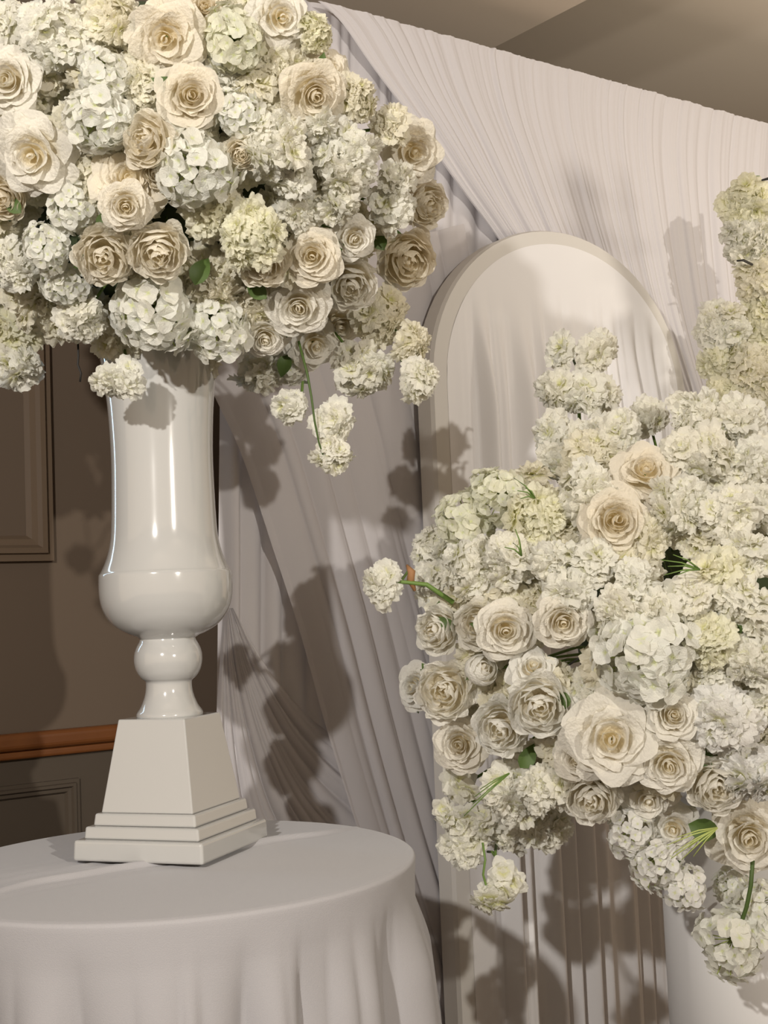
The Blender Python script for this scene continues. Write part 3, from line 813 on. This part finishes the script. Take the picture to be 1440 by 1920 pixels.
# ================================================================== RIGHT ARRANGEMENT
R_ROSES = [
 (1212, 880, 118, (.15, -.45), 'creamy open rose seen from below its petals, high in the right arrangement', dict(kind='open')),
 (1156, 976, 134, (.18, -.02), 'large rose with warm yellow heart below the open creamy rose', dict(kind='full', col='cream')),
 (816, 1182, 92, (-.65, .1), 'white rose seen side-on below the left blossom bunch', dict(kind='cupped', col='white')),
 (894, 1172, 92, (-.35, .1), 'white rose half behind the wide oval rose', dict(kind='cupped', col='white', doff=.015)),
 (948, 1182, 116, (.15, .1), 'wide oval ivory rose with open heart', dict(kind='full', col='ivory')),
 (1056, 1166, 112, (.1, .25), 'ivory rose with frilled heart right of the wide oval rose', dict(kind='full', col='ivory')),
 (900, 1256, 74, (.45, -.25), 'closed white rosebud with brown petal tips', dict(kind='bud', col='white', doff=.02, leaves=2)),
 (778, 1288, 92, (-.65, .0), 'small white rose at the arrangement\'s far left, facing left', dict(kind='full', col='white', doff=.012)),
 (832, 1296, 112, (-.2, .1), 'full ivory rose overlapping the small far-left rose', dict(kind='cupped', col='ivory', leaves=2)),
 (1000, 1250, 88, (.0, -.6), 'loose white rose with upright petals behind the tall rose', dict(kind='open', col='white', doff=.03)),
 (1012, 1324, 120, (.0, .22), 'tall white rose in the middle left of the arrangement', dict(kind='cupped', col='white', leaves=2)),
 (938, 1366, 108, (-.3, .3), 'white rose nodding left below the rosebud', dict(kind='cupped', col='white')),
 (862, 1396, 108, (-.2, .15), 'shaded ivory rose lowest on the arrangement\'s left side', dict(kind='full', col='ivory', doff=.01)),
 (1146, 1386, 156, (.03, .05), 'biggest ivory rose with broad outer petals', dict(kind='open', col='ivory', doff=-.02)),
 (1082, 1424, 104, (-.3, .3), 'ivory rose tucked left behind the biggest rose', dict(kind='full', col='ivory')),
 (1254, 1434, 122, (.05, .28), 'ivory rose right below the biggest rose', dict(kind='full', col='ivory', doff=-.01)),
 (1262, 1342, 104, (.2, -.1), 'ivory rose right above, under the big hydrangea', dict(kind='full', col='ivory')),
 (1108, 1498, 106, (-.1, .5), 'white rose facing down below the biggest rose', dict(kind='cupped', col='white')),
 (1216, 1500, 100, (.0, .6), 'white rose seen from beneath at the lower edge, above the hydrangea cascade', dict(kind='open', col='white', doff=.03)),
 (1344, 1476, 106, (.25, .35), 'white rose with green leaf on its right, right of the lower roses', dict(kind='cupped', col='white', leaves=2)),
 (1404, 1570, 146, (.1, .25), 'large ivory rose at the lower right edge above the plinth', dict(kind='full', col='ivory', leaves=1)),
 (1262, 1556, 92, (-.1, .3), 'white rose half hidden behind the green buds', dict(kind='open', col='white', doff=.03)),
]
for (x, y, s, fc, lb, kw) in R_ROSES: rose('R', x, y, s, fc, lb, **kw)
R_HYD = [
 (1210, 1236, 214, (-.05, .12), 'largest white hydrangea, in the middle of the right arrangement', dict(n=72, doff=-.01)),
 (930, 922, 122, (-.2, -.25), 'greenish hydrangea topping the arrangement\'s left shoulder', dict(col='hg')),
 (868, 976, 130, (-.3, -.1), 'greenish hydrangea on the left shoulder, lower than the topping one', dict(col='hg', doff=.01)),
]
for (x, y, s, fc, lb, kw) in R_HYD: hydrangea('R', x, y, s, fc, lb, **kw)
GH = 'cascading hydrangea'
for (x, y, s, fc, D, lb, cl) in [
 (1178, 1568, 104, (-.15, .3), 1.78, 'upper head of the hydrangea cascade below the white roses', 'cool'),
 (1226, 1622, 108, (-.1, .35), 1.77, 'middle head of the hydrangea cascade', 'cool'),
 (1284, 1668, 96, (.1, .35), 1.77, 'lowest head of the hydrangea cascade, pointing right', 'cool'),
 (1372, 1772, 150, (-.05, .2), 1.78, 'hydrangea hanging lowest, in front of the plinth', 'hw'),
 (1428, 1700, 110, (.2, .1), 1.80, 'hydrangea at the right edge above the lowest one', 'hw'),
 (1368, 1668, 84, (-.3, .2), 1.86, 'grey shaded hydrangea beside the hanging green stem', 'hw')]:
    hydrangea(D, x, y, s, fc, lb, col=cl, core=False, n=52)
R_SPR = [
 (1166, 806, 80, (-.1, -.2), 'small blossom cluster left above the creamy open rose', dict(doff=.05, n=3, bd=52)),
 (1216, 778, 84, (.0, -.3), 'blossom cluster on the ridge above the creamy open rose', dict(doff=.08, bd=54)),
 (1300, 782, 116, (.0, -.2), 'blossom cluster on the ridge at the foot of the column', dict(bd=62)),
 (1384, 792, 116, (.1, -.15), 'bright ruffled cluster right of the ridge, below the column', dict(bd=66)),
 (1330, 856, 130, (.05, .0), 'large ruffled cluster right of the creamy open rose', dict(bd=68)),
 (1418, 868, 110, (.2, .0), 'ruffled cluster at the right edge below the column', dict(bd=64)),
 (1272, 846, 80, (.0, -.1), 'ruffled blossom pair right against the creamy open rose', dict(bd=64, n=3)),
 (1096, 922, 128, (-.1, -.1), 'ruffled cluster at the foot of the tall spray', dict(bd=64)),
 (1276, 946, 136, (.05, .05), 'wide ruffled cluster right of the yellow-hearted rose', dict(bd=66)),
 (1362, 966, 120, (.1, .1), 'ruffled cluster near the right edge, level with the yellow-hearted rose', dict(bd=66)),
 (1004, 968, 124, (-.1, -.15), 'yellowish ruffled cluster left of the yellow-hearted rose', dict(col='bg', bd=60)),
 (808, 1030, 96, (-.4, -.1), 'ruffled cluster at the left shoulder\'s edge', dict(bd=52)),
 (880, 1068, 130, (-.2, .1), 'white ruffled bunch on the left shoulder above the side-on rose', dict(bd=58)),
 (806, 1092, 84, (-.4, .2), 'ruffled cluster lowest on the left shoulder', dict(bd=54)),
 (958, 1050, 110, (-.1, .1), 'ruffled cluster between left shoulder and small green sprig', dict(bd=58)),
 (1048, 1056, 116, (.0, .0), 'bright ruffled cluster left under the yellow-hearted rose', dict(bd=66)),
 (1116, 1058, 90, (.05, .05), 'open ruffled blossoms directly under the yellow-hearted rose', dict(bd=66, n=3)),
 (1066, 1112, 100, (-.05, .15), 'ruffled cluster resting on the frilled rose', dict(bd=64)),
 (1192, 1086, 94, (.05, .1), 'ruffled blossoms with yellow hearts above the largest hydrangea', dict(bd=62)),
 (1160, 1140, 96, (-.05, .1), 'ruffled cluster left on top of the largest hydrangea', dict(bd=60)),
 (1228, 1152, 100, (.0, .1), 'ruffled cluster right on top of the largest hydrangea', dict(bd=62)),
 (1300, 1112, 116, (.05, .1), 'ruffled cluster upper right of the largest hydrangea', dict(bd=62)),
 (1350, 1074, 110, (.1, .0), 'greenish-white cluster beside the small green sprig at right', dict(col='bg', bd=60)),
 (1418, 1044, 110, (.2, .0), 'ruffled cluster at the right edge, above the cool white ones', dict(bd=62)),
 (1376, 1124, 104, (.1, .1), 'ruffled cluster right of the greenish-white one', dict(bd=60)),
 (1428, 1150, 104, (.2, .1), 'ruffled cluster at the right edge, level with the largest hydrangea\'s top', dict(bd=64)),
 (1338, 1204, 110, (.1, .1), 'pale green-hearted cluster touching the largest hydrangea\'s right side', dict(col='bg', bd=58)),
 (1412, 1244, 112, (.2, .1), 'ruffled cluster at the right edge above the dense carnation-like bunch', dict(bd=62)),
 (1340, 1272, 92, (.1, .2), 'shaded cluster between the largest hydrangea and carnation-like bunch', dict(bd=56, doff=.03)),
 (1370, 1354, 146, (.08, .12), 'dense carnation-like white bunch right of the upper ivory rose', dict(bd=78, n=6, col='cool')),
 (1412, 1450, 130, (.2, .2), 'dense white bunch at the right edge below the carnation-like one', dict(bd=70, col='cool')),
 (862, 1474, 90, (-.4, .1), 'star-petalled blossoms under the shaded left rose', dict(bd=66, n=3, kind='loose')),
 (962, 1496, 130, (-.1, .35), 'wide white cluster under the nodding rose', dict(bd=58)),
 (838, 1534, 80, (-.5, .2), 'small loose blossoms sticking out at the lower left', dict(bd=52, n=3, kind='loose')),
 (890, 1548, 100, (-.3, .3), 'loose cluster left of the lower white cluster', dict(bd=60, kind='loose')),
 (1024, 1484, 110, (.0, .4), 'white cluster between the lower left and the downward-facing rose', dict(bd=56)),
 (954, 1560, 110, (-.1, .5), 'white cluster along the arrangement\'s lower left edge', dict(bd=58, doff=.02)),
 (866, 1592, 96, (-.3, .4), 'lowest ruffled cluster on the arrangement\'s left', dict(bd=58, doff=.02)),
 (1020, 1556, 110, (.0, .6), 'shaded cluster under the arrangement\'s lower edge', dict(bd=58, doff=.06)),
 (930, 1118, 110, (-.1, .3), 'shaded cluster behind the wide oval rose', dict(doff=.05, col='bc')),
 (1110, 1300, 100, (.0, .2), 'shaded small blossoms between the tall rose and largest hydrangea', dict(doff=.06, bd=48)),
 (1220, 1010, 90, (.05, .1), 'shaded cluster right below the yellow-hearted rose', dict(doff=.03, col='bc')),
 (1430, 950, 90, (.2, .0), 'pale cluster at the right edge under the small aqua-white petal', dict(doff=.03)),
 (1436, 1320, 90, (.3, .1), 'half-seen cluster at the right edge beside the carnation-like bunch', dict(doff=.02)),
]
for (x, y, s, fc, lb, kw) in R_SPR: spray('R', x, y, s, fc, lb, **kw)
GS = 'tall spray before the arch panel'
for (x, y, s, fc, D, lb, kw) in [
 (1052, 660, 66, (-.2, -.2), 2.06, 'topmost left blossom of the tall spray before the arch panel', dict(n=2, bd=54)),
 (1124, 656, 84, (.15, -.1), 2.05, 'topmost right blossoms of the tall spray before the arch panel', dict(n=3, bd=62)),
 (1040, 732, 84, (-.3, .0), 2.03, 'left blossoms halfway up the tall spray', dict(n=3, bd=62)),
 (1094, 742, 92, (.0, .0), 2.02, 'middle blossoms halfway up the tall spray', dict(n=4, bd=62)),
 (1138, 742, 72, (.3, .05), 2.04, 'right blossoms halfway up the tall spray', dict(n=2, bd=60)),
 (1034, 812, 84, (-.3, .1), 2.0, 'lower left blossoms of the tall spray', dict(n=3, bd=62)),
 (1104, 836, 120, (.0, .05), 1.98, 'broad lower blossoms of the tall spray', dict(bd=64)),
 (1046, 872, 84, (-.2, .1), 1.97, 'lowest left blossoms of the tall spray', dict(n=3, bd=60))]:
    spray(D, x, y, s, fc, lb, core=False, group=GS, col='bw', **kw)
spray(1.86, 714, 1098, 92, (-.45, .15), 'lone ruffled bloom sticking out farthest left of the right arrangement', bd=66, n=4, stretch=(.75, 1.15), core=False)
spray(1.82, 950, 1650, 84, (.2, .3), 'upper blossoms of the sprig dangling below the lower left edge', bd=56, n=3, kind='loose', core=False, col='bw')
spray(1.82, 922, 1686, 90, (-.05, .6), 'lower blossoms of the sprig dangling below the lower left edge', bd=62, n=3, kind='loose', core=False, col='bw', stretch=(1.1, .6))
GC = 'blossom column at the right edge'
for (x, y, s, lb, kw) in [
 (1396, 378, 104, 'top cluster of the blossom column at the right edge', dict(col='bg')),
 (1406, 452, 116, 'second cluster from the top of the blossom column', dict()),
 (1424, 528, 104, 'shaded cluster below the dark twig of the blossom column', dict(col='bc')),
 (1352, 612, 112, 'cluster jutting farthest left from the blossom column', dict(col='bw')),
 (1434, 600, 110, 'right-hand cluster level with the jutting one of the column', dict(col='bg')),
 (1340, 676, 74, 'small cluster under the jutting one of the column', dict(col='bg', n=3)),
 (1404, 690, 130, 'broad cluster low on the blossom column', dict(col='bc')),
 (1444, 450, 90, 'cluster cut by the right edge beside the second of the column', dict(col='bg')),
 (1350, 744, 90, 'lowest left cluster of the blossom column', dict(col='bg')),
 (1436, 756, 100, 'lowest right cluster of the blossom column', dict(col='bc'))]:
    spray(2.86, x, y, s, (-.15 if x < 1380 else .1, -.05), lb, core=False, group=GC, bd=50, **kw)
def twig(name, pts_, rad, m, label, cat='twig'):
    v, f = tube(pts_, rad, 7); return tag(obj(name, mesh(name, v, f, m)), label, cat)
# column's stem: carries the column clusters
twig('column_stem', [P(1470, 1000, 2.75), P(1420, 760, 2.95), P(1425, 560, 2.97), P(1420, 330, 2.95)], 0.006, M_stem, 'green main stem inside the blossom column at the right edge', 'stem')
twig('dark_twig', [P(1460, 328, 2.83), P(1444, 334, 2.83), P(1428, 338, 2.83)], [0.004, 0.0035, 0.002], M_wire, 'dark twig tip poking out above the blossom column')
twig('dark_twig', [P(1410, 496, 2.84), P(1394, 488, 2.80), P(1382, 489, 2.79)], [0.003, 0.003, 0.002], M_wire, 'dark twig tip poking left out of the blossom column')
twig('spray_stem', [P(1120, 960, 1.95), P(1090, 860, 2.06), P(1085, 760, 2.10), P(1090, 660, 2.12)], 0.003, M_stem, 'green stem inside the tall spray before the arch panel', 'stem')
twig('branch', [P(850, 1130, 1.86), P(800, 1096, 1.86), P(765, 1092, 1.855), P(735, 1090, 1.86)], [0.004, 0.0035, 0.003, 0.002], M_stem, 'green stem holding the lone bloom out to the left', 'stem')
twig('dried_petal', [P(763, 1060, 1.86), P(772, 1072, 1.85), P(770, 1088, 1.86), P(778, 1108, 1.86)], [0.002, 0.006, 0.006, 0.002], M_brown, 'dried brown petal beside the lone left bloom', 'petal')
twig('hanging_stem', [P(905, 1580, 1.83), P(910, 1612, 1.82), P(906, 1640, 1.82), P(912, 1662, 1.82), P(920, 1685, 1.82)], 0.0017, M_stem, 'thin stem of the sprig dangling below the lower left edge', 'stem')
twig('hanging_stem', [P(1412, 1600, 1.77), P(1408, 1660, 1.77), P(1400, 1700, 1.77), P(1390, 1730, 1.78), P(1380, 1770, 1.80)], 0.003, M_leaf, 'green stem hanging to the lowest hydrangea before the plinth', 'stem')
twig('dark_twig', [P(1068, 1246, 1.80), P(1100, 1224, 1.78), P(1130, 1205, 1.80)], 0.0016, M_wire, 'dark wire crossing the gap left of the largest hydrangea')
# small green sprigs of bare stalks
def sprig(px, py, D, tips, label, m=None):
    vs, fs = [], []
    for (tx, ty) in tips:
        b0 = len(vs)
        tv, tf = tube([P(px, py, D), P(px + (tx - px) * .5 + 2, py + (ty - py) * .5 - 4, D - .006), P(tx, ty, D - .004)], [0.0013, 0.0010, 0.0006], 6)
        vs += tv; fs += [tuple(b0 + k for k in t_) for t_ in tf]
    o = obj('green_sprig', mesh('green_sprig', vs, fs, m or M_stem)); tag(o, label, 'sprig'); return o
rx = lambda x, y, d=0.0: RIGHT.hit(x, y)[2] + d
sprig(1003, 934, rx(1003, 934, -.03), [(963, 896), (970, 920), (985, 915), (976, 935)], 'bare green stalks sticking out left of the tall spray\'s foot')
sprig(978, 1042, rx(978, 1030, -.05), [(966, 992), (946, 1026), (962, 1018)], 'small green forked sprig on the left shoulder')
sprig(1312, 1068, rx(1312, 1068, -.05), [(1240, 1050), (1252, 1062), (1262, 1040), (1246, 1078), (1270, 1078)], 'fan of fine green stalks right of the yellow-hearted blossoms')
sprig(1345, 1552, rx(1345, 1552, -.05), [(1250, 1585), (1262, 1600), (1258, 1610), (1278, 1612), (1300, 1606), (1270, 1570), (1290, 1590)], 'cluster of yellow-green bare stalks at the lower right', M_pale)
sprig(955, 1450, rx(955, 1450, -.05), [(886, 1508), (890, 1494), (900, 1480), (870, 1530)], 'dark green stalks crossing the lower left blossoms')
def big_leaf(px, py, D, ln, ang, label):
    q = (M3 @ Matrix.Rotation(ang, 3, 'Z')).to_quaternion()
    o = obj('leaf', LEAF, None, P(px, py, D), q, ln * D / F); tag(o, label, 'leaf', 'green leaves between the blooms'); return o
for (m_, x, y, ln, an, lb) in [
 ('R', 975, 1440, 52, -0.6, 'dark green leaf under the tall white rose'), ('R', 1060, 1330, 40, 0.2, 'green leaf right of the tall white rose'),
 ('R', 1290, 1545, 70, -1.9, 'green leaf above the yellow-green stalks'), ('R', 1345, 1512, 44, -1.2, 'green leaf beside the white rose at lower right'),
 ('R', 850, 1180, 36, 0.9, 'small green leaf right of the side-on white rose'), ('R', 1388, 1190, 50, .5, 'dark leaf near the right edge beside the ruffled clusters'),
 ('L', 40, 400, 44, 0.8, 'green leaf under the biggest ivory rose'), ('L', 180, 425, 44, -1.0, 'green leaf above the left full rose'),
 ('L', 365, 535, 60, -0.4, 'green leaf right of the right full rose'), ('L', 720, 470, 50, 0.5, 'green leaf left of the hanging buff rose'),
 ('L', 540, 665, 44, 2.8, 'green leaf beside the downward white rose'), ('L', 500, 560, 50, 0.9, 'dark leaf left of the largest lower rose')]:
    big_leaf(x, y, MAIN[m_].hit(x, y)[2] + .02, ln, an, lb)

# ================================================================== filler deep in the gaps
ANCH = {'L': [(310, 72, 'the large open rose'), (358, 180, 'the round cream rose'), (58, 292, 'the biggest ivory rose'), (366, 318, 'the central hydrangea'),
  (236, 388, 'the small spiral rose'), (528, 32, 'the folded rose'), (590, 178, 'the nodding rose'), (510, 272, 'the middle ruffled cluster'),
  (776, 286, 'the highest rim rose'), (195, 482, 'the left full rose'), (298, 474, 'the right full rose'), (586, 480, 'the yellow-hearted spiral rose'),
  (764, 488, 'the hanging buff rose'), (560, 576, 'the largest lower rose'), (290, 592, 'the biggest hydrangea'), (95, 58, 'the top-left ruffled cluster'), (470, 442, 'the greenish ruffled cluster')],
 'R': [(1212, 880, 'the creamy open rose'), (1156, 976, 'the large warm-hearted rose'), (948, 1182, 'the wide oval rose'), (1056, 1166, 'the frilled rose'),
  (832, 1296, 'the far-left roses'), (1012, 1324, 'the tall white rose'), (1146, 1386, 'the biggest ivory rose'), (1210, 1236, 'the largest hydrangea'),
  (1370, 1354, 'the carnation-like bunch'), (1404, 1570, 'the large lower right rose'), (930, 922, 'the topping hydrangea'), (1344, 1476, 'the leafed white rose'),
  (862, 1396, 'the shaded left rose'), (1276, 946, 'the wide ruffled cluster'), (1300, 782, 'the ridge cluster'), (1108, 1498, 'the downward white rose')]}
def fillers(mass, n, seed, bounds, k, where, group, ok):
    rg = random.Random(seed); m_ = MAIN[mass]; made = 0; pts_ = []; used = set()
    for _ in range(6000):
        if made >= n: break
        x, y = rg.uniform(bounds[0], bounds[1]), rg.uniform(bounds[2], bounds[3])
        d = ray(x, y); o_ = CAM - m_.c
        a = sum((d[i] / (m_.r[i] * k)) ** 2 for i in range(3)); b = 2 * sum(d[i] * o_[i] / (m_.r[i] * k) ** 2 for i in range(3)); c = sum((o_[i] / (m_.r[i] * k)) ** 2 for i in range(3)) - 1
        q = b * b - 4 * a * c
        if q <= 0 or not ok(x, y) or any((x - u) ** 2 + (y - v_) ** 2 < 82 ** 2 for (u, v_) in pts_): continue
        t = (-b - math.sqrt(q)) / (2 * a); pts_.append((x, y)); made += 1
        for (ax, ay, nm) in sorted(ANCH[mass], key=lambda e: (e[0] - x) ** 2 + (e[1] - y) ** 2):
            dx, dy = x - ax, y - ay
            side = ('right of' if dx > 0 else 'left of') if abs(dx) > abs(dy) else ('below' if dy > 0 else 'above')
            if (nm, side) not in used: break
        used.add((nm, side))
        spray(t, x, y, 140, (rg.uniform(-.3, .3), rg.uniform(-.3, .3)), 'shaded blossoms in the gap behind and ' + side + ' ' + nm + ' ' + where, col='bc', bd=66, core=False, group=group)
fillers('L', 34, 3, (-10, 740, -20, 640), 0.85, 'in the dome', 'shaded blossoms deep in the left dome', lambda x, y: x < 520 + y * 0.85 and x - 0.4 * (y - 640) < 760 - max(0, y - 450) * .5)
fillers('R', 34, 4, (840, 1480, 860, 1560), 0.85, 'at right', 'shaded blossoms deep in the right arrangement', lambda x, y: True)
def pixel(p):
    d = p - CAM; D = d.dot(fwd); return 720 + F * d.dot(rgt) / D, 960 - F * d.dot(upv) / D, D
fl = 0
rgf = random.Random(17)
for el in (-50, -33, -16, 0, 17, 34, 51):
    for az in range(44, 150, 17):
        a_, e_ = R(az + (el % 4) * 4 + rgf.uniform(-4, 4)), R(el + rgf.uniform(-4, 4))
        dv = Vector((-math.sin(a_) * math.cos(e_), -math.cos(a_) * math.cos(e_), math.sin(e_)))
        p = LEFT.c + Vector((dv.x * .37, dv.y * .33, dv.z * .335)); x, y, D = pixel(p)
        if x > -48 or D < 1.5: continue
        n_ = dv; v_ = (CAM - p).normalized()
        zz_ = n_ - v_ * 0.999
        spray(D, x, y, 150, (zz_.dot(rgt), -zz_.dot(upv)), 'ruffled blossoms on the left dome\'s outer flank, past the biggest ivory rose', bd=68, core=False, group='blossoms on the left dome\'s outer flank')
        fl += 1
